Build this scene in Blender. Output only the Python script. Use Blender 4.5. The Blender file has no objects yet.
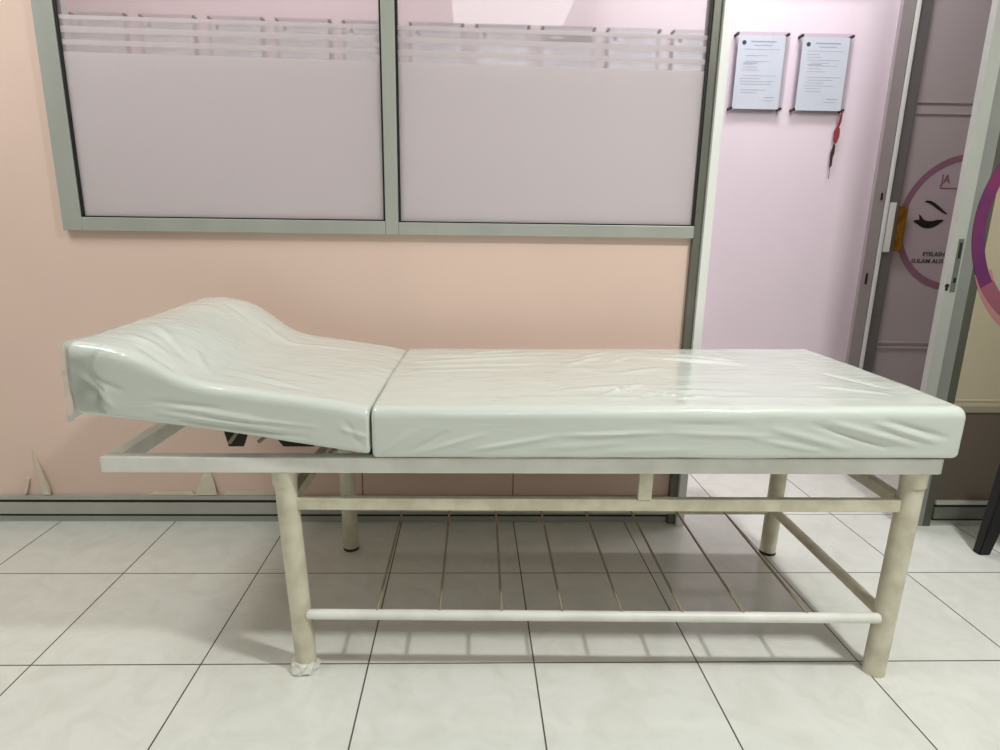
import bpy, bmesh, math, random
from mathutils import Vector, Matrix, noise

random.seed(7)
SC = bpy.context.scene
COL = SC.collection
PI = math.pi

# ------------------------------------------------------------------ camera
F_PX, YAW, PITCH, ROLL, CAM_H, PCX, PCY = 613.28, math.radians(1.519), math.radians(13.569), math.radians(-0.767), 1.023, 485.1, 376.95
fw = Vector((math.sin(YAW) * math.cos(PITCH), math.cos(YAW) * math.cos(PITCH), -math.sin(PITCH)))
r0 = Vector((math.cos(YAW), -math.sin(YAW), 0))
d0 = fw.cross(r0)
rt = r0 * math.cos(ROLL) + d0 * math.sin(ROLL)
dn = -r0 * math.sin(ROLL) + d0 * math.cos(ROLL)
cam = bpy.data.cameras.new('camera')
cam_o = bpy.data.objects.new('camera', cam)
COL.objects.link(cam_o)
M = Matrix.Identity(4)
for i in range(3):
    M[i][0] = rt[i]; M[i][1] = -dn[i]; M[i][2] = -fw[i]
M[2][3] = CAM_H
cam_o.matrix_world = M
cam.sensor_width = 36; cam.sensor_fit = 'HORIZONTAL'
cam.lens = F_PX * 36 / 1000
cam.shift_x = (500 - PCX) / 1000
cam.shift_y = -(375 - PCY) / 1000
cam.clip_start = 0.05
SC.camera = cam_o

# ------------------------------------------------------------------ materials
def lin(c):
    return tuple(((x / 255) / 12.92 if x / 255 <= .04045 else ((x / 255 + .055) / 1.055) ** 2.4) for x in c) + (1,)

def new_mat(name):
    m = bpy.data.materials.new(name); m.use_nodes = True
    nt = m.node_tree
    return m, nt, nt.nodes['Principled BSDF']

def mat(name, c, rough=.5, metal=0., spec=.5, var=.0, vscale=6., bump=0., bscale=60., coat=0., coat_r=.05, c2=None, stretch=None):
    m, nt, b = new_mat(name)
    b.inputs['Roughness'].default_value = rough
    b.inputs['Metallic'].default_value = metal
    b.inputs['Specular IOR Level'].default_value = spec
    b.inputs['Coat Weight'].default_value = coat
    b.inputs['Coat Roughness'].default_value = coat_r
    tc = nt.nodes.new('ShaderNodeTexCoord')
    mp = nt.nodes.new('ShaderNodeMapping')
    if stretch: mp.inputs['Scale'].default_value = stretch
    nt.links.new(tc.outputs['Object'], mp.inputs['Vector'])
    n = nt.nodes.new('ShaderNodeTexNoise')
    n.inputs['Scale'].default_value = vscale; n.inputs['Detail'].default_value = 5
    nt.links.new(mp.outputs['Vector'], n.inputs['Vector'])
    cr = nt.nodes.new('ShaderNodeValToRGB')
    a = lin(c)
    if c2 is None:
        k = 1 - var
        c2l = (a[0] * k, a[1] * k, a[2] * k, 1)
    else: c2l = lin(c2)
    cr.color_ramp.elements[0].position = .38; cr.color_ramp.elements[0].color = c2l
    cr.color_ramp.elements[1].position = .62; cr.color_ramp.elements[1].color = a
    nt.links.new(n.outputs['Fac'], cr.inputs['Fac'])
    nt.links.new(cr.outputs['Color'], b.inputs['Base Color'])
    if bump:
        n2 = nt.nodes.new('ShaderNodeTexNoise'); n2.inputs['Scale'].default_value = bscale; n2.inputs['Detail'].default_value = 4
        nt.links.new(mp.outputs['Vector'], n2.inputs['Vector'])
        bp = nt.nodes.new('ShaderNodeBump'); bp.inputs['Strength'].default_value = bump; bp.inputs['Distance'].default_value = .01
        nt.links.new(n2.outputs['Fac'], bp.inputs['Height'])
        nt.links.new(bp.outputs['Normal'], b.inputs['Normal'])
    return m

def math_node(nt, op, a, b=None, c=None):
    n = nt.nodes.new('ShaderNodeMath'); n.operation = op
    for i, v in enumerate((a, b, c)):
        if v is None: continue
        if isinstance(v, (int, float)): n.inputs[i].default_value = v
        else: nt.links.new(v, n.inputs[i])
    return n.outputs[0]

def floor_material():
    m, nt, b = new_mat('glazed_tile')
    tc = nt.nodes.new('ShaderNodeTexCoord'); sp = nt.nodes.new('ShaderNodeSeparateXYZ')
    nt.links.new(tc.outputs['Object'], sp.inputs[0])
    def dist(sock, off):
        q = math_node(nt, 'DIVIDE', math_node(nt, 'SUBTRACT', sock, off), .4)
        fr = math_node(nt, 'FRACT', q)
        return math_node(nt, 'MINIMUM', fr, math_node(nt, 'SUBTRACT', 1., fr)), math_node(nt, 'FLOOR', q)
    dx, ix = dist(sp.outputs['X'], .162)
    dy, iy = dist(sp.outputs['Y'], 1.682)
    dm = math_node(nt, 'MINIMUM', dx, dy)
    line = math_node(nt, 'LESS_THAN', dm, .0045)
    # per tile tint
    cmb = nt.nodes.new('ShaderNodeCombineXYZ'); nt.links.new(ix, cmb.inputs[0]); nt.links.new(iy, cmb.inputs[1])
    wn = nt.nodes.new('ShaderNodeTexWhiteNoise'); nt.links.new(cmb.outputs[0], wn.inputs['Vector'])
    # marbling offset per tile
    va = nt.nodes.new('ShaderNodeVectorMath'); va.operation = 'MULTIPLY_ADD'
    nt.links.new(wn.outputs['Color'], va.inputs[0]); va.inputs[1].default_value = (9, 9, 9); nt.links.new(tc.outputs['Object'], va.inputs[2])
    n = nt.nodes.new('ShaderNodeTexNoise'); n.inputs['Scale'].default_value = 9; n.inputs['Detail'].default_value = 8; n.inputs['Roughness'].default_value = .65; n.inputs['Distortion'].default_value = 1.2
    nt.links.new(va.outputs[0], n.inputs['Vector'])
    cr = nt.nodes.new('ShaderNodeValToRGB')
    cr.color_ramp.elements[0].position = .3; cr.color_ramp.elements[0].color = lin((224, 224, 214))
    cr.color_ramp.elements[1].position = .58; cr.color_ramp.elements[1].color = lin((234, 235, 227))
    nt.links.new(n.outputs['Fac'], cr.inputs['Fac'])
    mx = nt.nodes.new('ShaderNodeMix'); mx.data_type = 'RGBA'
    nt.links.new(line, mx.inputs['Factor']); nt.links.new(cr.outputs['Color'], mx.inputs['A']); mx.inputs['B'].default_value = lin((84, 74, 66))
    nt.links.new(mx.outputs['Result'], b.inputs['Base Color'])
    ro = math_node(nt, 'MULTIPLY_ADD', line, .5, .13)
    nt.links.new(ro, b.inputs['Roughness'])
    b.inputs['IOR'].default_value = 1.6
    bp = nt.nodes.new('ShaderNodeBump'); bp.inputs['Strength'].default_value = .5; bp.inputs['Distance'].default_value = .002
    nt.links.new(math_node(nt, 'SUBTRACT', 1., line), bp.inputs['Height'])
    nt.links.new(bp.outputs['Normal'], b.inputs['Normal'])
    return m

def glass_material(name, banded=False, tint=(1, 1, 1), film=(222, 214, 213), trans=.5, see=.12):
    """clear glass; with banded, frosted film below z 1.60 left clear in three stripes"""
    m = bpy.data.materials.new(name); m.use_nodes = True; nt = m.node_tree; nt.nodes.clear()
    out = nt.nodes.new('ShaderNodeOutputMaterial')
    tr = nt.nodes.new('ShaderNodeBsdfTransparent'); tr.inputs[0].default_value = (*tint, 1)
    gl = nt.nodes.new('ShaderNodeBsdfGlossy'); gl.inputs['Roughness'].default_value = .02
    fr = nt.nodes.new('ShaderNodeValue'); fr.outputs[0].default_value = .05
    mg = nt.nodes.new('ShaderNodeMixShader'); nt.links.new(fr.outputs[0], mg.inputs[0]); nt.links.new(tr.outputs[0], mg.inputs[1]); nt.links.new(gl.outputs[0], mg.inputs[2])
    if not banded:
        nt.links.new(mg.outputs[0], out.inputs[0]); return m
    df = nt.nodes.new('ShaderNodeBsdfDiffuse'); df.inputs[0].default_value = lin(film)
    tl = nt.nodes.new('ShaderNodeBsdfTranslucent'); tl.inputs[0].default_value = lin((250, 248, 250))
    m1 = nt.nodes.new('ShaderNodeMixShader'); m1.inputs[0].default_value = trans
    nt.links.new(df.outputs[0], m1.inputs[1]); nt.links.new(tl.outputs[0], m1.inputs[2])
    m2 = nt.nodes.new('ShaderNodeMixShader'); m2.inputs[0].default_value = see
    nt.links.new(m1.outputs[0], m2.inputs[1]); nt.links.new(tr.outputs[0], m2.inputs[2])
    m3 = nt.nodes.new('ShaderNodeMixShader'); nt.links.new(fr.outputs[0], m3.inputs[0]); nt.links.new(m2.outputs[0], m3.inputs[1]); nt.links.new(gl.outputs[0], m3.inputs[2])
    tc = nt.nodes.new('ShaderNodeTexCoord'); sp = nt.nodes.new('ShaderNodeSeparateXYZ'); nt.links.new(tc.outputs['Object'], sp.inputs[0])
    z = math_node(nt, 'MULTIPLY_ADD', sp.outputs['X'], .010, sp.outputs['Z'])
    acc = math_node(nt, 'MULTIPLY', math_node(nt, 'GREATER_THAN', z, 1.603), .8)
    for c in (1.583, 1.5475, 1.514):
        d = math_node(nt, 'ABSOLUTE', math_node(nt, 'SUBTRACT', z, c))
        acc = math_node(nt, 'MAXIMUM', acc, math_node(nt, 'MULTIPLY', math_node(nt, 'LESS_THAN', d, .0095), .62))
    mm = nt.nodes.new('ShaderNodeMixShader'); nt.links.new(acc, mm.inputs[0]); nt.links.new(m3.outputs[0], mm.inputs[1]); nt.links.new(mg.outputs[0], mm.inputs[2])
    nt.links.new(mm.outputs[0], out.inputs[0])
    return m

def film_material():
    """loose clear plastic wrap"""
    m = bpy.data.materials.new('clear_plastic_film'); m.use_nodes = True; nt = m.node_tree; nt.nodes.clear()
    out = nt.nodes.new('ShaderNodeOutputMaterial')
    tr = nt.nodes.new('ShaderNodeBsdfTransparent')
    gl = nt.nodes.new('ShaderNodeBsdfGlossy'); gl.inputs['Roughness'].default_value = .12
    df = nt.nodes.new('ShaderNodeBsdfDiffuse'); df.inputs[0].default_value = (.9, .92, .86, 1)
    lw = nt.nodes.new('ShaderNodeLayerWeight'); lw.inputs[0].default_value = .35
    a = nt.nodes.new('ShaderNodeMixShader'); a.inputs[0].default_value = .7
    nt.links.new(gl.outputs[0], a.inputs[1]); nt.links.new(df.outputs[0], a.inputs[2])
    f = math_node(nt, 'MULTIPLY_ADD', lw.outputs['Fresnel'], .7, .15)
    b = nt.nodes.new('ShaderNodeMixShader'); nt.links.new(f, b.inputs[0]); nt.links.new(tr.outputs[0], b.inputs[1]); nt.links.new(a.outputs[0], b.inputs[2])
    nt.links.new(b.outputs[0], out.inputs[0])
    return m

def cushion_material():
    m, nt, b = new_mat('white_vinyl_under_plastic')
    b.inputs['Base Color'].default_value = lin((218, 224, 215))
    b.inputs['Roughness'].default_value = .45
    b.inputs['Coat Weight'].default_value = 1.0
    b.inputs['Coat Roughness'].default_value = .10
    b.inputs['Coat IOR'].default_value = 1.6
    tc = nt.nodes.new('ShaderNodeTexCoord')
    mp = nt.nodes.new('ShaderNodeMapping'); mp.inputs['Scale'].default_value = (2.2, 9, 9); nt.links.new(tc.outputs['Object'], mp.inputs['Vector'])
    n = nt.nodes.new('ShaderNodeTexNoise'); n.inputs['Scale'].default_value = 2.2; n.inputs['Detail'].default_value = 3; n.inputs['Distortion'].default_value = .8
    nt.links.new(mp.outputs[0], n.inputs['Vector'])
    bp = nt.nodes.new('ShaderNodeBump'); bp.inputs['Strength'].default_value = .22; bp.inputs['Distance'].default_value = .012
    nt.links.new(n.outputs['Fac'], bp.inputs['Height'])
    # fine crinkles of the plastic, in patches
    n3 = nt.nodes.new('ShaderNodeTexNoise'); n3.inputs['Scale'].default_value = 5; nt.links.new(tc.outputs['Object'], n3.inputs['Vector'])
    mk = nt.nodes.new('ShaderNodeMapRange'); mk.inputs[1].default_value = .5; mk.inputs[2].default_value = .68; nt.links.new(n3.outputs['Fac'], mk.inputs[0])
    m2 = nt.nodes.new('ShaderNodeMapping'); m2.inputs['Scale'].default_value = (12, 34, 30); nt.links.new(tc.outputs['Object'], m2.inputs['Vector'])
    n4 = nt.nodes.new('ShaderNodeTexNoise'); n4.inputs['Scale'].default_value = 1.3; n4.inputs['Detail'].default_value = 3; n4.inputs['Distortion'].default_value = 1.5; nt.links.new(m2.outputs[0], n4.inputs['Vector'])
    h4 = math_node(nt, 'MULTIPLY', n4.outputs['Fac'], mk.outputs[0])
    bp2 = nt.nodes.new('ShaderNodeBump'); bp2.inputs['Strength'].default_value = .5; bp2.inputs['Distance'].default_value = .006
    nt.links.new(h4, bp2.inputs['Height']); nt.links.new(bp.outputs['Normal'], bp2.inputs['Normal'])
    nt.links.new(bp.outputs['Normal'], b.inputs['Normal']); nt.links.new(bp2.outputs['Normal'], b.inputs['Coat Normal'])
    return m

MT = {}
MT['floor'] = floor_material()
MT['pink'] = mat('peach_paint', (240, 210, 195), .62, var=.05, vscale=1.6, bump=.03, bscale=25)
MT['flake'] = mat('bare_plaster', (232, 222, 200), .7, var=.1, vscale=20)
MT['lilac'] = mat('pale_pink_paint', (234, 218, 228), .55, var=.05, vscale=1.5, bump=.02)
MT['room'] = mat('room_paint', (176, 176, 172), .7, var=.03)
MT['ceil'] = mat('ceiling_paint', (236, 236, 230), .8, var=.02)
MT['alu'] = mat('aluminium', (190, 192, 184), .38, metal=.35, var=.08, vscale=7, stretch=(1, 1, .3))
MT['alu_dk'] = mat('grey_aluminium', (118, 118, 108), .42, metal=.35, var=.12, vscale=7)
MT['alu_white'] = mat('pale_aluminium', (246, 246, 242), .4, metal=.1, var=.04)
MT['gasket'] = mat('black_rubber', (22, 20, 18), .6)
MT['cream'] = mat('cream_paint', (226, 220, 198), .38, var=.1, vscale=18, bump=.06, bscale=60, c2=(206, 198, 174))
MT['white_paint'] = mat('scuffed_white_paint', (248, 247, 240), .36, var=.1, vscale=9, bump=.05, bscale=50, c2=(232, 230, 222))
MT['dark_metal'] = mat('dark_steel', (62, 58, 50), .5, metal=.5, var=.2)
MT['rod'] = mat('painted_rod', (168, 156, 130), .4, var=.15, vscale=20)
MT['plaster'] = mat('white_plaster_pad', (240, 238, 228), .8, var=.1, vscale=60, bump=.5, bscale=90)
MT['board'] = mat('dark_board', (58, 52, 44), .7, var=.2)
MT['vinyl'] = cushion_material()
MT['film'] = film_material()
MT['frost'] = glass_material('banded_frosted_glass', True)
MT['glass'] = glass_material('clear_glass')
MT['acrylic'] = glass_material('clear_acrylic', tint=(.97, .97, .98))
MT['paper'] = mat('white_paper', (226, 232, 240), .6, var=.02)
MT['ink'] = mat('grey_ink', (178, 184, 196), .7)
MT['ink_dk'] = mat('dark_ink', (66, 66, 74), .7)
MT['brass'] = mat('brass', (170, 128, 40), .4, metal=.7, var=.35, vscale=30, c2=(150, 92, 28))
MT['red'] = mat('red_cord', (140, 48, 54), .6)
MT['key'] = mat('key_metal', (95, 60, 66), .4, metal=.6)
MT['black'] = mat('black_plastic', (12, 11, 12), .6)
MT['tint_pane'] = mat('grey_pink_film_on_glass', (190, 178, 180), .25, var=.04, vscale=2, spec=.5)
MT['disc'] = mat('pale_pink_sticker', (190, 172, 180), .4)
MT['mauve'] = mat('mauve_sticker_ring', (150, 104, 126), .4, var=.1)
MT['purple'] = mat('purple_sticker_ring', (122, 44, 86), .35, var=.15, c2=(98, 40, 92))
MT['pinkring'] = mat('pink_sticker_ring', (146, 84, 100), .4)
MT['pinkpale'] = mat('pale_rose_ring_double', (176, 122, 122), .4)
MT['lash'] = mat('black_sticker', (24, 18, 24), .4)
MT['beige'] = mat('beige_film_on_glass', (176, 164, 140), .22, var=.04, vscale=2)
MT['brown'] = mat('brown_grey_panel', (92, 80, 68), .4, var=.08, vscale=3)

# ------------------------------------------------------------------ helpers
def link_mesh(name, bm, m, parent=None, smooth=False, kind=None):
    me = bpy.data.meshes.new(name)
    bmesh.ops.recalc_face_normals(bm, faces=bm.faces)
    bm.to_mesh(me); bm.free()
    if smooth:
        for p in me.polygons: p.use_smooth = True
    me.materials.append(m)
    o = bpy.data.objects.new(name, me); COL.objects.link(o)
    if parent: o.parent = parent
    if kind: o['kind'] = kind
    return o

def empty(name, loc=(0, 0, 0), rot=0., kind=None, label=None, cat=None, group=None):
    o = bpy.data.objects.new(name, None); COL.objects.link(o)
    o.location = loc; o.rotation_euler = (0, 0, rot); o.empty_display_size = .05
    if kind: o['kind'] = kind
    if label: o['label'] = label
    if cat: o['category'] = cat
    if group: o['group'] = group
    return o

def box(bm, x0, x1, y0, y1, z0, z1, bev=0.):
    r = bmesh.ops.create_cube(bm, size=1.)
    vs = r['verts']
    for v in vs:
        v.co = Vector(((x0 + x1) / 2 + v.co.x * (x1 - x0), (y0 + y1) / 2 + v.co.y * (y1 - y0), (z0 + z1) / 2 + v.co.z * (z1 - z0)))
    if bev:
        es = list({e for v in vs for e in v.link_edges})
        bmesh.ops.bevel(bm, geom=es, offset=bev, segments=2, profile=.6, affect='EDGES')

def tube(bm, p0, p1, r, seg=20, r1=None, rings=1, wob=0.):
    p0 = Vector(p0); p1 = Vector(p1); ax = (p1 - p0).normalized()
    t = Vector((0, 0, 1)) if abs(ax.z) < .9 else Vector((1, 0, 0))
    a = ax.cross(t).normalized(); b = ax.cross(a)
    r1 = r if r1 is None else r1
    prev = None
    first = None
    for i in range(rings + 1):
        f = i / rings; c = p0.lerp(p1, f); rr = r + (r1 - r) * f
        ring = []
        for k in range(seg):
            g = 2 * PI * k / seg
            w = 1 + wob * noise.noise(Vector((math.cos(g) * 2, math.sin(g) * 2, f * 14)))
            ring.append(bm.verts.new(c + (a * math.cos(g) + b * math.sin(g)) * rr * w))
        if prev:
            for k in range(seg): bm.faces.new((prev[k], prev[(k + 1) % seg], ring[(k + 1) % seg], ring[k]))
        else: first = ring
        prev = ring
    bm.faces.new(first[::-1]); bm.faces.new(prev)

def polyline_tube(bm, pts, r, seg=8):
    for a, b in zip(pts[:-1], pts[1:]): tube(bm, a, b, r, seg)

def prism(bm, pts, y0, y1):
    """outline pts in x,z extruded in y"""
    a = [bm.verts.new((x, y0, z)) for x, z in pts]; b = [bm.verts.new((x, y1, z)) for x, z in pts]
    bm.faces.new(a); bm.faces.new(b[::-1])
    n = len(pts)
    for i in range(n): bm.faces.new((a[i], b[i], b[(i + 1) % n], a[(i + 1) % n]))

def auto_smooth(o, ang=35):
    me = o.data
    for p in me.polygons: p.use_smooth = True
    bm = bmesh.new(); bm.from_mesh(me)
    for e in bm.edges:
        if len(e.link_faces) == 2 and e.calc_face_angle(0) > math.radians(ang): e.smooth = False
    bm.to_mesh(me); bm.free()

# ------------------------------------------------------------------ the room
WY = 2.025          # face of the partition
X0, X1, YF, YC, ZC = -2.6, 2.7, -1.7, 2.8, 2.7
POST = .743

bm = bmesh.new(); box(bm, X0 - .1, X1 + .1, YF - .1, YC + .2, -.05, 0)
link_mesh('floor', bm, MT['floor'], kind='structure')
bm = bmesh.new(); box(bm, X0 - .1, X1 + .1, YF - .1, YC + .2, ZC, ZC + .05)
link_mesh('ceiling', bm, MT['ceil'], kind='structure')
bm = bmesh.new(); box(bm, X0 - .1, X0, YF, YC + .1, 0, ZC); link_mesh('wall_left', bm, MT['room'], kind='structure')
bm = bmesh.new(); box(bm, X1, X1 + .1, YF, YC + .1, 0, ZC); link_mesh('wall_right', bm, MT['room'], kind='structure')
bm = bmesh.new(); box(bm, X0, X1, YF - .1, YF, 0, ZC); link_mesh('wall_front', bm, MT['room'], kind='structure')

# partition: pink panel with the window opening
WX0, WX1, WZ0, WZ1 = -1.273, .716, 1.002, 2.10
bm = bmesh.new()
box(bm, X0, WX1, WY, WY + .045, 0, WZ0)
box(bm, X0, WX0, WY, WY + .045, WZ0, ZC)
box(bm, WX0, WX1, WY, WY + .045, WZ1, ZC)
box(bm, WX1, POST + .027, WY, WY + .045, 2.2, ZC)
wall = link_mesh('wall_back', bm, MT['pink'], kind='structure')
# header over the doorway and over the glazed screen
bm = bmesh.new(); box(bm, POST + .027, X1, WY - .02, WY + .045, 2.2, ZC)
link_mesh('wall_header', bm, MT['room'], kind='structure')

# peeling paint at the foot of the panel
def flap(pts, name='peeling_paint'):
    bm = bmesh.new()
    # curved sliver: list of (x,z, out)
    n = len(pts); L = [bm.verts.new((x, WY - .001 - o, z)) for x, z, o in pts]
    K = [bm.verts.new((x, WY + .001 - o * .6, z)) for x, z, o in pts]
    bm.faces.new(L); bm.faces.new(K[::-1])
    for i in range(n): bm.faces.new((L[i], K[i], K[(i + 1) % n], L[(i + 1) % n]))
    return link_mesh(name, bm, MT['flake'], wall)
flap([(-1.500, .275, .001), (-1.492, .245, .006), (-1.470, .185, .012), (-1.452, .125, .016), (-1.455, .104, .012), (-1.478, .104, .010), (-1.484, .150, .008), (-1.496, .200, .004)])
flap([(-1.530, .165, .001), (-1.522, .16, .004), (-1.53, .125, .01), (-1.540, .103, .010), (-1.548, .103, .006), (-1.542, .13, .003)])
flap([(-.925, .178, .001), (-.897, .180, .004), (-.888, .150, .008), (-.880, .104, .012), (-.955, .104, .012), (-.940, .150, .008)])
flap([(-1.10, .113, .002), (-.97, .116, .006), (-.96, .102, .008), (-1.12, .102, .004)])
flap([(-.85, .112, .004), (-.76, .118, .004), (-.68, .112, .003), (-.66, .102, .004), (-.86, .102, .006)])
# vertical joints between lower panels
for x in (-.374, .158):
    bm = bmesh.new(); box(bm, x - .002, x + .002, WY - .0012, WY + .001, .10, .46)
    link_mesh('panel_joint', bm, mat('joint_%d' % (x > 0), (150, 122, 104), .6), wall)

# aluminium base channel
def base_channel(name, xa, xb, y, front):
    root = empty(name, ((xa + xb) / 2, y, 0), kind='structure')
    cx = (xa + xb) / 2
    def part(n, d0, d1, z0, z1, m):
        bm = bmesh.new(); box(bm, xa - cx, xb - cx, -d1, -d0, z0, z1, .0008); return link_mesh(n, bm, m, root)
    part('base_strip', 0, front * .35, 0, .0245, MT['alu'])
    part('shadow_gap', 0, front - .0015, .0245, .0325, MT['gasket'])
    part('channel_face', 0, front, .0325, .0765, MT['alu_dk'] if name.endswith('right') else MT['alu'])
    part('shadow_gap', 0, front - .0015, .0765, .0865, MT['gasket'])
    part('top_lip', 0, front, .0865, .101, MT['alu'])
    return root
base_channel('baseboard_back', X0, WX1, WY, .014)

# window
win = empty('window_1', ((WX0 + WX1) / 2, WY, WZ0), kind='structure')
ox, oy, oz = win.location
def wpart(n, x0, x1, y0, y1, z0, z1, m, bev=.002):
    bm = bmesh.new(); box(bm, x0 - ox, x1 - ox, y0 - oy, y1 - oy, z0 - oz, z1 - oz, bev); return link_mesh(n, bm, m, win)
FY = WY - .022
wpart('window_frame', WX0, WX0 + .060, FY, WY + .05, WZ0, WZ1, MT['alu'])
wpart('window_frame', WX0 + .060, WX1 - .0005, FY, WY + .05, WZ1 - .045, WZ1, MT['alu'])
wpart('window_sill_rail', WX0 + .060, -.2685, FY, WY + .05, WZ0, WZ0 + .041, MT['alu'])
wpart('window_sill_rail', -.2265, WX1, FY, WY + .05, WZ0, WZ0 + .038, MT['alu'])
wpart('mullion', -.268, -.227, FY - .001, WY + .05, WZ0, WZ1 - .045, MT['alu'])
def gasket(x0, x1, z0, z1, t=.007, ts=.004):
    bm = bmesh.new()
    y0, y1 = FY + .004 - oy, FY + .03 - oy
    for a in ((x0, x0 + t, z0, z1), (x1 - t * .8, x1, z0, z1), (x0, x1, z0, z0 + ts), (x0, x1, z1 - ts, z1)):
        box(bm, a[0] - ox, a[1] - ox, y0, y1, a[2] - oz, a[3] - oz)
    link_mesh('gasket', bm, MT['gasket'], win)
gasket(WX0 + .060, -.2685, WZ0 + .041, WZ1 - .045, .007)
gasket(-.2265, WX1 - .002, WZ0 + .038, WZ1 - .045, .0065)
for i, (a, b) in enumerate(((WX0 + .061, -.269), (-.226, WX1 - .002))):
    bm = bmesh.new(); box(bm, a, b, FY + .012, FY + .018, WZ0 + .039, WZ1 - .044)
    g = link_mesh('window_pane', bm, MT['frost'], win); g.location = (-ox, -oy, -oz)

# post at the open doorway
post = empty('trim_1', (.756, 1.99, 0), kind='structure')
def tpart(root, n, x0, x1, y0, y1, z0, z1, m, bev=.0015):
    l = root.location
    bm = bmesh.new(); box(bm, x0 - l.x, x1 - l.x, y0 - l.y, y1 - l.y, z0 - l.z, z1 - l.z, bev); return link_mesh(n, bm, m, root)
tpart(post, 'dark_channel', .7165, .7425, 2.005, 2.072, 0, 2.2, MT['alu_dk'])
tpart(post, 'pale_jamb', .743, .770, 1.99, 2.085, 0, 2.2, MT['alu_white'])

# ------------------------------------------------------------------ corridor behind
bm = bmesh.new(); box(bm, X0, 1.78, YC, YC + .1, 0, ZC); box(bm, 1.78, X1, YC, YC + .1, 2.25, ZC)
box(bm, 2.66, X1, YC, YC + .1, 0, 2.25)
link_mesh('wall_far', bm, MT['lilac'], kind='structure')

# glazed door with the lash sticker
d2 = empty('door_2', (2.2, YC, 0), kind='structure')
tpart(d2, 'door_jamb', 1.78, 1.833, YC - .02, YC + .08, 0, 2.25, MT['alu_dk'])
d2.children[-1].data.materials[0] = mat('dull_aluminium', (176, 166, 168), .4, metal=.2)
tpart(d2, 'door_jamb', 1.838, 1.851, YC - .028, YC + .08, 0, 2.25, MT['alu_white'])
tpart(d2, 'door_seal', 1.833, 1.838, YC - .015, YC + .06, 0, 2.25, MT['gasket'])
tpart(d2, 'door_stile', 1.851, 1.906, YC - .018, YC + .03, 0.01, 2.24, mat('stile_grey_aluminium', (122, 116, 118), .4, metal=.2))  # one even grey, darker than the jambs
tpart(d2, 'door_stile', 2.60, 2.66, YC - .018, YC + .03, 0.01, 2.24, MT['alu_dk'])
pane = tpart(d2, 'door_pane', 1.906, 2.60, YC + .002, YC + .01, .01, 2.24, MT['tint_pane'], 0)
for z in (.500, .525, 1.530, 1.575):
    tpart(d2, 'glazing_bar', 1.906, 2.60, YC - .004, YC + .002, z, z + .009, MT['tint_pane'], .001)
hin = tpart(d2, 'hinge', 1.904, 1.938, YC - .032, YC - .019, .950, 1.145, MT['brass'])
tpart(d2, 'hinge_leaf', 1.858, 1.885, YC - .028, YC - .0185, .945, 1.160, MT['alu_white'])
bm = bmesh.new(); box(bm, 1.800 - 2.2, 1.808 - 2.2, -.024, -.019, .80, .85); box(bm, 1.812 - 2.2, 1.819 - 2.2, -.024, -.019, 1.17, 1.20)
link_mesh('lock_slot', bm, MT['gasket'], d2)

def annulus(bm, cx, cz, ro, ri, y0, y1, a0=0, a1=360, n=96):
    full = (a1 - a0) >= 360
    L = []
    m = n if full else n + 1
    for i in range(m):
        t = math.radians(a0 + (a1 - a0) * i / n)
        c, s = math.cos(t), math.sin(t)
        L.append([bm.verts.new((cx + ro * c, y0, cz + ro * s)), bm.verts.new((cx + ri * c, y0, cz + ri * s)),
                  bm.verts.new((cx + ri * c, y1, cz + ri * s)), bm.verts.new((cx + ro * c, y1, cz + ro * s))])
    for i in range(m if full else m - 1):
        A, B = L[i], L[(i + 1) % m]
        for k in range(4): bm.faces.new((A[k], B[k], B[(k + 1) % 4], A[(k + 1) % 4]))
    if not full: bm.faces.new(L[0]); bm.faces.new(L[-1][::-1])

def text_mesh(name, s, x, y, z, size, m, parent, align='CENTER', bold=0., sx=1.):
    cu = bpy.data.curves.new(name, 'FONT'); cu.body = s; cu.size = size; cu.align_x = align; cu.extrude = .0004; cu.offset = bold
    t = bpy.data.objects.new(name, cu); COL.objects.link(t)
    bpy.context.view_layer.update()
    me = bpy.data.meshes.new_from_object(t.evaluated_get(bpy.context.evaluated_depsgraph_get()))
    bpy.data.objects.remove(t)
    for v in me.vertices: v.co = Vector((v.co.x * sx, -v.co.z, v.co.y))
    me.materials.clear(); me.materials.append(m)
    o = bpy.data.objects.new(name, me); COL.objects.link(o); o.parent = parent
    o.location = (x, y, z)
    return o

SX, SZ, SR = 2.219 - 2.2, 1.074, .299
st = empty('lash_sticker', (0, 0, 0)); st.parent = d2
st = None
for o in [o for o in bpy.data.objects if o.name.startswith('lash_sticker')]: bpy.data.objects.remove(o)
bm = bmesh.new()
n = 96
ring = [(SX + (SR - .02) * math.cos(2 * PI * i / n), SZ + (SR - .02) * math.sin(2 * PI * i / n)) for i in range(n)]
prism(bm, ring, .0005, .0018)
disc = link_mesh('sticker', bm, MT['disc'], d2); disc['label'] = 'round pale pink lash studio sticker'
bm = bmesh.new(); annulus(bm, SX, SZ, SR, SR - .028, -.0002, .0004)
link_mesh('sticker_ring', bm, MT['mauve'], disc)
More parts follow.
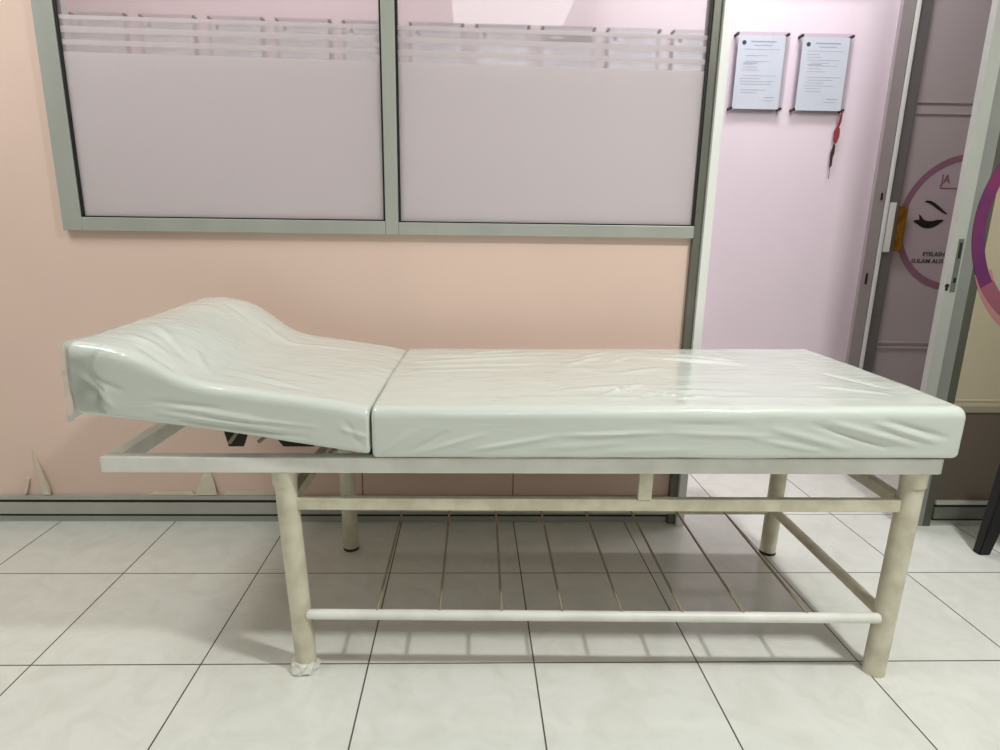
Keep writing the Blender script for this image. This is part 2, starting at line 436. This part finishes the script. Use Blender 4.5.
# closed eye with lashes, and brow (outlines in metres about the pane)
def outline(pts, name, y0=-.0006, y1=.0003, m=None, parent=None, dx=-2.2):
    bm = bmesh.new(); prism(bm, [(x + dx, z) for x, z in pts], y0, y1); return link_mesh(name, bm, m or MT['lash'], parent or disc)
outline([(1.990, 1.083), (2.004, 1.088), (2.018, 1.088), (2.014, 1.104), (2.011, 1.113), (2.022, 1.106), (2.030, 1.096), (2.042, 1.087), (2.060, 1.083), (2.080, 1.084), (2.100, 1.090),
         (2.118, 1.090), (2.132, 1.089), (2.120, 1.079), (2.106, 1.067), (2.088, 1.056), (2.066, 1.051), (2.048, 1.052), (2.030, 1.058), (2.014, 1.068), (2.000, 1.076)], 'lash_drawing')
outline([(2.026, 1.166), (2.038, 1.172), (2.056, 1.171), (2.076, 1.162), (2.098, 1.147), (2.120, 1.131), (2.140, 1.116), (2.136, 1.112), (2.114, 1.122), (2.090, 1.136), (2.066, 1.151), (2.048, 1.161)], 'brow_drawing')
text_mesh('sticker_text', 'EYELASH', 2.060 - 2.2, -.0006, .929, .026, MT['ink_dk'], disc, align='LEFT', bold=.0004)
text_mesh('sticker_text', 'SULAM ALIS', 2.012 - 2.2, -.0006, .898, .026, MT['ink_dk'], disc, align='LEFT', bold=.0004, sx=1.1)
text_mesh('sticker_text', 'JA', 2.085 - 2.2, -.0006, 1.246, .055, MT['mauve'], disc, align='LEFT', bold=.001, sx=.8)
bm = bmesh.new(); box(bm, 2.085 - 2.2, 2.20 - 2.2, -.0006, .0003, 1.222, 1.228); link_mesh('sticker_line', bm, MT['mauve'], disc)

# glazed screen at the right of the doorway, in the plane of the partition
d1 = empty('door_1', (2.1, 1.99, 0), kind='structure')
tpart(d1, 'lock_stile', 1.548, 1.590, 1.978, 2.002, 0, 2.2, MT['alu'])
tpart(d1, 'side_stile', 1.5905, 1.640, 1.990, 2.03, 0, 2.2, mat('mid_grey_aluminium', (150, 152, 146), .4, metal=.3, var=.08))
tpart(d1, 'glazing_seal', 1.640, 1.668, 1.990, 2.03, 0, 2.2, mat('dark_grey_aluminium', (92, 92, 82), .4, metal=.3))
tpart(d1, 'door_pane', 1.668, X1, 1.990, 1.998, .44, 2.2, MT['beige'], 0)
tpart(d1, 'lower_panel', 1.668, X1, 1.992, 2.014, .085, .44, MT['brown'], 0)
tpart(d1, 'mid_rail', 1.668, X1, 1.986, 2.016, .428, .452, mat('taupe_rail', (140, 130, 108), .4), .003)
tpart(d1, 'mid_rail', 1.668, X1, 1.987, 1.998, .468, .476, mat('sand_rail', (176, 166, 138), .4), .002)
lk = tpart(d1, 'lock_plate', 1.566, 1.583, 1.9755, 1.979, .842, 1.012, mat('lock_steel', (120, 122, 116), .35, metal=.5))
bm = bmesh.new(); box(bm, 1.570 - 2.1, 1.578 - 2.1, 1.9745 - 1.99, 1.976 - 1.99, .95, 1.0); box(bm, 1.570 - 2.1, 1.579 - 2.1, 1.9745 - 1.99, 1.976 - 1.99, .872, .888)
link_mesh('latch_slot', bm, MT['gasket'], d1)
bm = bmesh.new(); tube(bm, (1.555 - 2.1, -.0135, .862), (1.555 - 2.1, -.011, .862), .007, 12); tube(bm, (1.555 - 2.1, -.0135, .851), (1.555 - 2.1, -.011, .851), .005, 12)
link_mesh('keyhole', bm, MT['gasket'], d1)
rx, rz = 1.989 - 2.1, 1.065
bm = bmesh.new(); annulus(bm, rx, rz, .376, .335, -.0022, -.0002, 95, 214)
r1 = link_mesh('sticker_ring', bm, MT['purple'], d1); r1['label'] = 'purple arc of round sticker'
bm = bmesh.new(); annulus(bm, rx, rz, .376, .330, -.0020, -.0001, 214, 345)
link_mesh('sticker_ring', bm, MT['pinkring'], d1)['label'] = 'dusky pink arc of round sticker'
bm = bmesh.new(); annulus(bm, rx + .012, rz - .040, .374, .318, -.0010, -.0001, 200, 345)  # offset double of the ring, a reflection painted as a pale arc
link_mesh('sticker_ring', bm, MT['pinkpale'], d1)['label'] = 'pale rose reflected double of the sticker ring'
base_channel('baseboard_right', 1.669, X1, 1.999, .016)

# ------------------------------------------------------------------ certificates on the corridor wall
def certificate(x, ztop, label, style, seed):
    rnd = random.Random(seed)
    root = empty('certificate', (x + .106, YC, ztop - .286), label=label, cat='certificate', group='certificates in clear acrylic holders on the corridor wall')
    bm = bmesh.new(); box(bm, -.117, .117, -.030, -.027, -.012, .296, .0006)
    link_mesh('acrylic_panel', bm, MT['acrylic'], root)
    bm = bmesh.new(); box(bm, -.117, .117, -.0205, -.0175, -.012, .296, .0006)
    link_mesh('acrylic_panel', bm, MT['acrylic'], root)
    bm = bmesh.new(); box(bm, -.100, .098, -.0262, -.0246, -.002, .282)
    paper = link_mesh('paper', bm, MT['paper'], root)
    bm = bmesh.new(); yy = (-.0268, -.0263)
    def ln(xa, xb, z, h=.0022): box(bm, xa, xb, yy[0], yy[1], z, z + h)
    ln(-.045, .06, .256, .005); ln(-.03, .045, .243, .003); ln(-.075, .08, .228, .0015)
    z = .215
    while z > .05:
        if rnd.random() > .22:
            a = -.08 + rnd.random() * .02; b = a + .05 + rnd.random() * .1
            ln(a, min(b, .085), z, .0018)
        z -= .011
    ln(.03, .075, .042, .003); ln(.02, .07, .03, .002)
    if style != 'plain': ln(-.07, -.01, .175, .003)
    link_mesh('printing', bm, MT['ink'], paper)
    bm = bmesh.new()
    if style == 'banner':
        box(bm, -.098, .096, yy[0], yy[1], .232, .268)
    else:
        tube(bm, (-.075, yy[0], .254), (-.075, yy[1], .254), .009, 14)
    link_mesh('emblem' if style != 'banner' else 'dark_banner', bm, MT['ink_dk'], paper)
    if style == 'banner':
        bm = bmesh.new(); box(bm, -.07, -.02, -.0272, -.0269, .247, .255); link_mesh('banner_text', bm, MT['paper'], paper)
    for sx in (-.106, .106):
        for sz in (0, .286):
            bm = bmesh.new(); tube(bm, (sx, .002, sz), (sx, -.032, sz), .0058, 14)
            link_mesh('standoff', bm, MT['dark_metal'], root)
    return root

CERT = [(-1.610, 'plain', 'framed certificate seen through the left window pane, beside its left frame edge'),
        (-1.335, 'emblem', 'framed certificate behind the left window pane, second from the pane\'s left frame edge'),
        (-1.062, 'emblem', 'framed certificate behind the middle of the left window pane'),
        (-.790, 'emblem', 'framed certificate behind the left pane, fourth from the pane\'s left frame edge'),
        (-.520, 'emblem', 'framed certificate behind the left window pane, right beside the window mullion'),
        (-.250, 'plain', 'framed certificate behind the right window pane, right beside the window mullion'),
        (.022, 'emblem', 'framed certificate behind the right pane, second to the right of the mullion'),
        (.292, 'banner', 'framed certificate with a dark banner across its top, behind the right window pane'),
        (.562, 'emblem', 'framed certificate behind the right pane, just right of the one with the dark banner'),
        (.832, 'emblem', 'framed certificate behind the right pane, half cut by the dark channel of the post'),
        (1.100, 'emblem', 'framed certificate in clear acrylic in open doorway, beside the pale post'),
        (1.371, 'emblem', 'framed certificate in clear acrylic in open doorway, with the red key cord below it')]
for i, (x, stl, lab) in enumerate(CERT):
    certificate(x, 1.829 - .007 * x, lab, stl, 11 + i)

# red key cord hanging from the lower right stud of the last certificate
kx, kz = 1.577, 1.530
key = empty('key_cord', (kx, YC, 1.29), label='red cord with a dark key hanging under the right doorway certificate', cat='key')
bm = bmesh.new()
polyline_tube(bm, [(0, -.038, .240), (-.003, -.030, .20), (-.004, -.022, .165)], .0028)
polyline_tube(bm, [(0, -.038, .240), (.004, -.030, .20), (-.002, -.022, .165)], .0028)
link_mesh('cord', bm, MT['red'], key)
bm = bmesh.new(); prism(bm, [(-.004, .182), (.006, .17), (.008, .14), (-.001, .112), (-.012, .125), (-.013, .16)], -.028, -.016)
link_mesh('tag', bm, MT['red'], key)
bm = bmesh.new(); prism(bm, [(-.006, .112), (-.002, .10), (-.002, .07), (-.006, .055), (-.006, .02), (-.013, .012), (-.016, .05), (-.016, .075), (-.010, .10)], -.024, -.018)
link_mesh('key', bm, MT['key'], key)
bm = bmesh.new(); tube(bm, (-.011, -.02, .02), (-.010, -.018, -.035), .0012, 6)
link_mesh('string', bm, MT['key'], key)

# ------------------------------------------------------------------ the bed
BA = math.radians(-1.15)
bed = empty('treatment_bed', (.29, 1.235, 0), BA,
            label='white plastic-wrapped treatment bed with raised headrest on a cream steel frame', cat='bed')
def lvl(bm):
    """the frame stands a little out of level"""
    for v in bm.verts: v.co.z *= 1 + .017 * v.co.x
def bpart(name, bm, m, parent=None, smooth=False, label=None):
    lvl(bm)
    o = link_mesh(name, bm, m, parent or bed, smooth)
    if smooth: auto_smooth(o)
    if label: o['label'] = label
    return o

# top frame, box section
RZ0, RZ1, RB = .5105, .546, .612
bm = bmesh.new(); box(bm, -1.083, .733, 0, .030, RZ0, RZ1, .003); bpart('front_rail', bm, MT['white_paint'])
bm = bmesh.new(); box(bm, -1.083, .733, RB - .03, RB, RZ0, RZ1, .003); bpart('back_rail', bm, MT['white_paint'])
bm = bmesh.new(); box(bm, -1.083, -1.050, .030, RB - .03, RZ0, RZ1, .002); bpart('end_rail', bm, MT['white_paint'])
bm = bmesh.new(); box(bm, .700, .733, .030, RB - .03, RZ0, RZ1, .002); bpart('end_rail', bm, MT['white_paint'])
for x in (-.48, .12):
    bm = bmesh.new(); box(bm, x - .015, x + .015, .030, RB - .03, RZ0 + .004, RZ1 - .004, .002); bpart('cross_rail', bm, MT['cream'])
bm = bmesh.new(); box(bm, .7335, .736, .001, .029, RZ0 + .001, RZ1 - .001, .001); bpart('rail_end_cap', bm, MT['white_paint'])

def leg(xt, xb, v, pad=False, front=True):
    bm = bmesh.new(); tube(bm, (xb, v, .006), (xt, v, RZ0), .0245, 28, rings=24, wob=.012)
    l = bpart('leg', bm, MT['cream'], smooth=True)
    bm = bmesh.new(); tube(bm, (xt, v, RZ0 - .034), (xt, v, RZ0), .0268, 28, rings=4, wob=.05)
    bpart('weld_collar', bm, MT['cream'], l, True)
    bm = bmesh.new()
    if pad:
        # crushed plaster pad
        n = 26; rings = []
        for k, (rr, z) in enumerate(((.031, .0), (.034, .006), (.031, .014), (.027, .020), (.0248, .024))):
            ring = []
            for i in range(n):
                g = 2 * PI * i / n
                w = 1 + .22 * noise.noise(Vector((math.cos(g) * 2.3, math.sin(g) * 2.3, k * .7)))
                ring.append(bm.verts.new((xb - .004 + rr * w * math.cos(g), v - .004 + rr * w * math.sin(g), max(.0, z + (.006 * noise.noise(Vector((g * 2, k, 3))) if k else 0)))))
            rings.append(ring)
        for a, b in zip(rings[:-1], rings[1:]):
            for i in range(n): bm.faces.new((a[i], a[(i + 1) % n], b[(i + 1) % n], b[i]))
        bm.faces.new(rings[0][::-1]); bm.faces.new(rings[-1])
        link_mesh('floor_pad', bm, MT['plaster'], l)['label'] = 'crumbled white pad under leg'
    else:
        tube(bm, (xb, v, .0), (xb, v, .009), .0250, 24)
        link_mesh('foot_cap', bm, MT['cream'] if front else MT['dark_metal'], l)
leg(-.697, -.674, .0262, pad=True)
leg(.697, .687, .0262)
leg(-.690, -.684, .583, front=False)
leg(.690, .683, .583, front=False)

# mid rails
MZ0, MZ1 = .415, .443
bm = bmesh.new(); box(bm, -.672, .672, .016, .034, MZ0, MZ1, .002); bpart('mid_rail', bm, MT['cream'])
bm = bmesh.new(); box(bm, .680, .702, .052, .557, MZ0, MZ1, .002); bpart('mid_rail', bm, MT['cream'])
bm = bmesh.new(); box(bm, -.706, -.680, .052, .557, MZ0, MZ1, .002); bpart('mid_rail', bm, MT['cream'])
bm = bmesh.new(); box(bm, .085, .115, .014, .032, MZ1, RZ0, .001); bpart('rail_post', bm, MT['cream'])
# lower shelf: tubes and eight rods
TZ = .1495
bm = bmesh.new(); tube(bm, (-.662, .017, TZ), (.670, .017, TZ), .0118, 20, rings=60, wob=.02); bpart('shelf_tube', bm, MT['white_paint'], smooth=True)
bm = bmesh.new(); tube(bm, (-.66, .583, TZ), (.662, .583, TZ), .0140, 20); bpart('shelf_tube', bm, MT['cream'], smooth=True)
bm = bmesh.new(); tube(bm, (.690, .046, TZ), (.686, .560, TZ), .0140, 20); bpart('shelf_tube', bm, MT['cream'], smooth=True)
for u in (-.508, -.360, -.214, -.071, .069, .213, .357, .508):
    bm = bmesh.new(); tube(bm, (u * .987, .017, TZ + .0100), (u, .583, TZ + .0120), .0033, 10)
    bpart('shelf_rod', bm, MT['rod'], smooth=True)

# headrest support brackets
def bracket(v):
    bm = bmesh.new()
    prism(bm, [(-.882, .614), (-.775, .598), (-.800, .566), (-.812, .535), (-.846, .535), (-.856, .580)], v, v + .004)
    b = bpart('headrest_bracket', bm, MT['dark_metal'])
    bm = bmesh.new()
    prism(bm, [(-.765, .596), (-.620, .571), (-.650, .535), (-.72, .535)], v, v + .004)
    prism(bm, [(-.700, .580), (-.520, .552), (-.520, .546), (-.72, .566)], v, v + .02)
    bpart('hinge_plate', bm, MT['dark_metal'], b)
    bm = bmesh.new(); tube(bm, (-.842, v - .004, .545), (-.812, v - .004, .585), .0045, 10)
    bpart('stay_rod', bm, MT['rod'], b)
    bm = bmesh.new(); tube(bm, (-.775, v - .004, .548), (-.735, v - .004, .578), .0045, 10)
    bpart('stay_rod', bm, MT['rod'], b)
    bm = bmesh.new(); tube(bm, (-.655, v - .002, .470), (-.60, v - .002, .53), .006, 10)
    bpart('stay_rod', bm, MT['rod'], b)
bracket(.10)
bracket(.48)

# ---- cushions
def sstep(a, b, x):
    t = min(1, max(0, (x - a) / (b - a))); return t * t * (3 - 2 * t)
def interp(tab, x):
    if x <= tab[0][0]: return tab[0][1]
    for (a, fa), (b, fb) in zip(tab[:-1], tab[1:]):
        if x <= b:
            return fa + (fb - fa) * (x - a) / (b - a)
    return tab[-1][1]
def smooth_interp(tab, x, w=.018):
    return (interp(tab, x - w) + 2 * interp(tab, x - w / 2) + 2 * interp(tab, x) + 2 * interp(tab, x + w / 2) + interp(tab, x + w)) / 8

def seg_dist(px, pz, s):
    ax, az, bx, bz = s[:4]
    dx, dz = bx - ax, bz - az
    L2 = dx * dx + dz * dz
    t = max(0, min(1, ((px - ax) * dx + (pz - az) * dz) / L2))
    cx, cz = ax + t * dx, az + t * dz
    side = math.sqrt((px - cx) ** 2 + (pz - cz) ** 2)
    return side, t

def crease(px, pz, segs):
    h = 0
    for s in segs:
        d, t = seg_dist(px, pz, s)
        w, a = s[4], s[5]
        if d < 3 * w:
            h += a * math.exp(-(d / w) ** 2) * (math.sin(PI * min(1, max(0, t))) ** .5 if 0 < t < 1 else 0)
    return h

def cushion(name, u0, u1, v0, v1, zb, zt, hump, r_top, r_bot, disp, du=.0055, r_end=(.02, .02), cap_rings=8, cap_disp=None):
    bm = bmesh.new()
    nside, ntop, nc = 26, 90, 6
    def section(u, inset):
        """list of (v, z, side tag)"""
        a0, a1 = v0 + inset, v1 - inset
        b0, b1 = zb(u) + inset, zt(u) - inset
        rt = max(.002, r_top - inset * .6); rb = max(.002, r_bot - inset * .6)
        P = []
        def arc(cv, cz, r, s):
            for k in range(nc): g = s + (k / nc) * PI / 2; P.append((cv + r * math.cos(g), cz + r * math.sin(g)))
        # front side going up: v = a0
        for k in range(nside): P.append((a0, b0 + rb + (b1 - rt - b0 - rb) * k / nside))
        for k in range(nc): g = PI - k / nc * PI / 2; P.append((a0 + rt + rt * math.cos(g), b1 - rt + rt * math.sin(g)))
        for k in range(ntop): P.append((a0 + rt + (a1 - a0 - 2 * rt) * k / ntop, b1))
        for k in range(nc): g = PI / 2 - k / nc * PI / 2; P.append((a1 - rt + rt * math.cos(g), b1 - rt + rt * math.sin(g)))
        for k in range(nside): P.append((a1, b1 - rt - (b1 - rt - b0 - rb) * k / nside))
        for k in range(nc): g = -k / nc * PI / 2; P.append((a1 - rb + rb * math.cos(g), b0 + rb + rb * math.sin(g)))
        for k in range(ntop): P.append((a1 - rb - (a1 - a0 - 2 * rb) * k / ntop, b0))
        for k in range(nc): g = -PI / 2 - k / nc * PI / 2; P.append((a0 + rb + rb * math.cos(g), b0 + rb + rb * math.sin(g)))
        out = []
        for v, z in P:
            f = sstep(.25, 1., (z - b0) / (b1 - b0))
            out.append((v, z + hump(u, v) * f))
        return out
    st = []
    ra, rb_ = r_end
    for k in range(cap_rings, 0, -1): st.append((u0, None, k))
    for k in range(6): t = k / 6 * PI / 2; st.append((u0 + ra * (1 - math.sin(t)) if False else u0 + ra * (1 - math.cos(t)), ra * (1 - math.sin(t)), 0))
    n = int((u1 - rb_ - u0 - ra) / du)
    for k in range(n + 1): st.append((u0 + ra + (u1 - rb_ - u0 - ra) * k / n, 0, 0))
    for k in range(1, 7): t = k / 6 * PI / 2; st.append((u1 - rb_ * (1 - math.sin(t)), rb_ * (1 - math.cos(t)), 0))
    loops = []
    for u, ins, cap in st:
        if cap:
            S = section(u0, ra)
            cv = (v0 + v1) / 2; cz = (zb(u0) + zt(u0) + hump(u0, cv)) / 2
            f = 1 - cap / (cap_rings + .5)
            S = [(cv + (v - cv) * (1 - (1 - f) * 1.0), cz + (z - cz) * (1 - (1 - f))) for v, z in S]
        else: S = section(u, ins)
        loops.append([bm.verts.new((u, v, z)) for v, z in S])
    N = len(loops[0])
    for a, b in zip(loops[:-1], loops[1:]):
        for i in range(N): bm.faces.new((a[i], b[i], b[(i + 1) % N], a[(i + 1) % N]))
    bm.faces.new(loops[0][::-1] if False else loops[0]); bm.faces.new(loops[-1][::-1])
    bmesh.ops.recalc_face_normals(bm, faces=bm.faces)
    bm.normal_update()
    D = [(v, v.co + v.normal * disp(v.co, v.normal)) for v in bm.verts]
    for v, c in D: v.co = c
    return bm

# main mattress
side_folds = [(-.47, .565, -.40, .62, .006, .0035), (-.44, .558, -.33, .615, .005, -.003), (-.40, .565, -.25, .61, .005, .003),
              (-.30, .570, -.10, .605, .005, .0035), (-.10, .605, .12, .612, .005, .0035), (.12, .612, .36, .604, .006, .003), (-.16, .575, .05, .59, .007, .002),
              (.34, .622, .52, .575, .008, .004), (.42, .632, .60, .578, .006, -.004), (.46, .636, .66, .582, .007, .0045), (.55, .636, .70, .590, .005, .004), (.58, .640, .72, .600, .005, -.0035),
              (.30, .600, .46, .570, .006, .003), (.0, .57, .2, .575, .007, .002), (.10, .632, .30, .628, .006, -.002)]
top_folds = [(.0, .07, .05, .12, .005, .003), (.03, .12, .09, .09, .004, .003), (.08, .05, .13, .09, .005, -.003), (.11, .10, .18, .07, .004, .003), (.16, .05, .26, .075, .005, .0025), (.05, .16, .10, .13, .005, -.0025), (-.02, .04, .06, .05, .004, .0025), (.30, .53, .38, .49, .006, .003), (.36, .50, .44, .44, .006, .003), (-.30, .55, -.15, .60, .006, .003), (.10, .42, .16, .50, .006, .003),(-.46, .42, -.05, .50, .010, .003), (-.44, .36, -.12, .40, .009, .0028), (-.40, .48, -.02, .56, .009, -.0025), (-.46, .30, -.2, .33, .009, .002), (-.05, .36, .08, .50, .012, .003), (.0, .46, .12, .58, .010, .0025),
             (.20, .50, .45, .40, .011, .003), (.25, .46, .46, .36, .009, -.0025), (-.08, .12, .10, .16, .010, .0028), (.03, .10, .12, .17, .008, .003), (.12, .12, .36, .10, .010, .002),
             (.52, .16, .66, .08, .008, .003), (.60, .30, .68, .12, .008, -.002), (-.2, .06, .2, .055, .007, .002), (.2, .06, .6, .05, .007, .0018), (.08, .28, .22, .34, .010, .002)]
def disp_main(c, nrm):
    p = c
    h = .0012 * noise.fractal(Vector((p.x * 5, p.y * 7, p.z * 7)), .8, 2, 3)
    if nrm.z > .5:
        q = Vector((p.x * 5 + .3 * math.sin(p.y * 9), p.y * 16, 1.3))
        h += .0012 * (abs(noise.noise(q)) ** .7) * (1 - sstep(.35, .55, p.x) * .6)
        h += 1.3 * crease(p.x, p.y, top_folds)
        h += .004 * math.sin(PI * max(0, min(1, (p.y + .02) / .66)))
    if nrm.y < -.3:
        h += 1.0 * crease(p.x, p.z, side_folds)
    return h
bm = cushion('mattress', -.4935, .755, -.022, .652, lambda u: .5535 if u < .75 else .5535, lambda u: .664, lambda u, v: 0., .022, .010, disp_main, r_end=(.010, .018), cap_rings=3)
matt = bpart('mattress', bm, MT['vinyl'], None, True)
for p in matt.data.polygons: p.use_smooth = True
matt['label'] = 'long flat mattress section under clear plastic'

# headrest section
HB = [(-1.14, .655), (-1.05, .6445), (-.85, .6175), (-.497, .5590)]
HT = [(-1.14, .758), (-1.05, .746), (-.85, .716), (-.70, .695), (-.56, .674), (-.497, .660)]
HH = [(-1.14, .064), (-1.11, .072), (-1.06, .080), (-1.00, .081), (-.95, .070), (-.90, .042), (-.86, .016), (-.82, .003), (-.78, 0)]
def hump(u, v):
    f = .62 + .38 * min(1, max(0, (v + .02) / .6))
    sh = .032 * (1 - sstep(-.02, .3, v))
    return smooth_interp(HH, u + sh, .022) * f
head_side = [(-.92, .668, -.72, .640, .006, .003), (-.94, .655, -.66, .612, .005, .0035), (-.90, .640, -.62, .598, .005, -.003), (-.95, .680, -.80, .664, .005, -.0025), (-.84, .652, -.60, .622, .004, .0025),
             (-1.09, .74, -1.03, .69, .006, .004), (-1.06, .73, -1.0, .70, .005, -.003), (-1.05, .70, -1.02, .66, .006, .003), (-.56, .62, -.50, .60, .005, .003), (-.55, .64, -.51, .575, .005, -.0025)]
head_top = [(-1.0, .04, -.88, .0, .008, -.004), (-1.05, .10, -.92, .05, .007, .004), (-1.02, .15, -.90, .07, .006, -.003), (-1.06, .22, -.94, .11, .008, .003), (-.92, .14, -.86, .06, .007, .004), (-.86, .22, -.84, .10, .006, -.003), (-.85, .12, -.66, .06, .007, .003),
            (-.84, .08, -.60, .03, .006, -.0025), (-.82, .18, -.60, .14, .008, .002), (-1.05, .48, -.95, .42, .008, .003), (-1.02, .54, -.90, .46, .007, -.003), (-.90, .52, -.78, .46, .009, .003), (-.84, .46, -.6, .52, .01, .002)]
def disp_head(c, nrm):
    p = c
    h = .0012 * noise.fractal(Vector((p.x * 6, p.y * 7, p.z * 7 + 4)), .8, 2, 3)
    if nrm.z > .4:
        h += crease(p.x, p.y, head_top)
        h += .0010 * abs(noise.noise(Vector((p.x * 6, p.y * 20 + 3 * p.x, 7)))) ** .7
    if nrm.y < -.3: h += 1.1 * crease(p.x, p.z, head_side)
    if nrm.x < -.5: h += .004 * noise.fractal(Vector((p.x * 20, p.y * 24, p.z * 24)), .7, 2, 3)
    return h
bm = cushion('headrest', -1.112, -.4985, -.020, .648, lambda u: smooth_interp(HB, u), lambda u: smooth_interp(HT, u), hump, .022, .012, disp_head, r_end=(.016, .008), cap_rings=8)
head = bpart('headrest', bm, MT['vinyl'], None, True)
for p in head.data.polygons: p.use_smooth = True
head['label'] = 'raised headrest section with pillow hump under clear plastic'
bm = bmesh.new()
prism(bm, [(-.500, .5545), (-.84, .6125), (-.84, .6045), (-.500, .5475)], .02, .60)
bpart('base_board', bm, MT['board'], head)
bm = bmesh.new(); box(bm, -.490, .738, .004, .60, .5475, .5530); bpart('base_board', bm, MT['board'], matt)
# loose crumpled film gathered at the head end: folded over the end face and corner
def film_patch(nu, nv, fn):
    bm = bmesh.new()
    g = [[bm.verts.new(fn(i / nu, j / nv)) for j in range(nv + 1)] for i in range(nu + 1)]
    for i in range(nu):
        for j in range(nv): bm.faces.new((g[i][j], g[i + 1][j], g[i + 1][j + 1], g[i][j + 1]))
    return bm
def ridged(p, s): return 1 - abs(noise.noise(p * s)) * 2
def end_film(a, b):
    # a: 0 front side .. wraps to end face; b: bottom..top
    z = .648 + b * .150
    k = a
    if k < .42:
        f = k / .42; u = -1.045 - .065 * f - .03 * noise.noise(Vector((z * 22, 0, 9))) * (1 - f); v = -.026 - .002 * f
        crum = .006 * f * ridged(Vector((u, z, 1.)), 16) + .004 * noise.noise(Vector((u * 30, z * 30, 4)))
        v -= max(.0, crum) + .001 + .005 * f
        if f < .15: v = -.0225 - .002 * f
    else:
        f = (k - .42) / .58; g = min(1, f / .08) * PI / 2
        u = -1.100 - .020 * math.sin(g); v = -.030 + .014 * (1 - math.cos(g)) + f * .60
        u -= .005 * ridged(Vector((v, z, 5.)), 13) + .004 * noise.noise(Vector((v * 26, z * 26, 2)))
    z += .004 * noise.noise(Vector((a * 9, b * 3, 8))) + (-.010 * sstep(.2, .45, k) * (1 - b) + .004 * b)
    return Vector((u, v, z))
bm = film_patch(130, 36, end_film)
fl = bpart('plastic_wrap', bm, MT['film'], head, True)
for p in fl.data.polygons: p.use_smooth = True
fl['label'] = 'loose crumpled clear plastic at the head end'

# ------------------------------------------------------------------ black chair cut by the frame
ch = empty('chair', (1.70, 1.80, 0), label='black plastic chair mostly out of frame at the right edge, only a leg showing', cat='chair')
def cleg(x0, y0, x1, y1):
    bm = bmesh.new()
    a = [(x0 - .019, y0 - .015), (x0 + .019, y0 - .015), (x0 + .019, y0 + .015), (x0 - .019, y0 + .015)]
    b = [(x1 - .042, y1 - .022), (x1 + .042, y1 - .022), (x1 + .042, y1 + .022), (x1 - .042, y1 + .022)]
    A = [bm.verts.new((x, y, 0)) for x, y in a]; B = [bm.verts.new((x, y, .43)) for x, y in b]
    bm.faces.new(A[::-1]); bm.faces.new(B)
    for i in range(4): bm.faces.new((A[i], A[(i + 1) % 4], B[(i + 1) % 4], B[i]))
    bmesh.ops.bevel(bm, geom=list(bm.edges), offset=.003, segments=2, affect='EDGES')
    link_mesh('leg', bm, MT['black'], ch)
cleg(.0, .0, .036, -.03); cleg(.42, .0, .36, -.03); cleg(.0, -.42, .055, -.37); cleg(.42, -.42, .36, -.37)
bm = bmesh.new(); box(bm, .02, .40, -.41, .0, .43, .455, .010); link_mesh('seat', bm, MT['black'], ch)
bm = bmesh.new(); box(bm, .375, .395, -.40, -.01, .50, .82, .008); box(bm, .372, .392, -.38, -.34, .455, .51, .004); box(bm, .372, .392, -.07, -.03, .455, .51, .004)
link_mesh('backrest', bm, MT['black'], ch)

# ------------------------------------------------------------------ lights
def area(name, loc, size, power, color=(1, 1, 1), size_y=None, rot=(0, 0, 0)):
    l = bpy.data.lights.new(name, 'AREA'); l.energy = power; l.color = color
    l.size = size
    if size_y: l.shape = 'RECTANGLE'; l.size_y = size_y
    o = bpy.data.objects.new(name, l); COL.objects.link(o); o.location = loc; o.rotation_euler = rot
    return o
area('ceiling_lamp', (1.30, .52, 2.66), .18, 34, (.98, 1, .98))
area('fill_panel', (-1.45, 1.0, 2.66), .8, 18, (.97, 1, .99))  # added soft fill for the left side, no known fixture there
area('fill_panel', (.3, -1.1, 2.66), .9, 7, (.97, 1, .99))  # added weak fill from behind the camera, not a known fixture
area('corridor_lamp', (1.1, 2.22, 2.64), .9, 12.5, (.96, .96, 1.0), .22)
area('corridor_lamp', (-.9, 2.22, 2.64), 1.4, 7, (1, .98, .97), .22)

w = bpy.data.worlds.new('world'); SC.world = w; w.use_nodes = True
w.node_tree.nodes['Background'].inputs[0].default_value = (.9, .95, 1, 1)
w.node_tree.nodes['Background'].inputs[1].default_value = .3

vs = SC.view_settings
vs.view_transform = 'Standard'; vs.look = 'None'; vs.gamma = 1; vs.use_curve_mapping = False
vs.exposure = 0.32
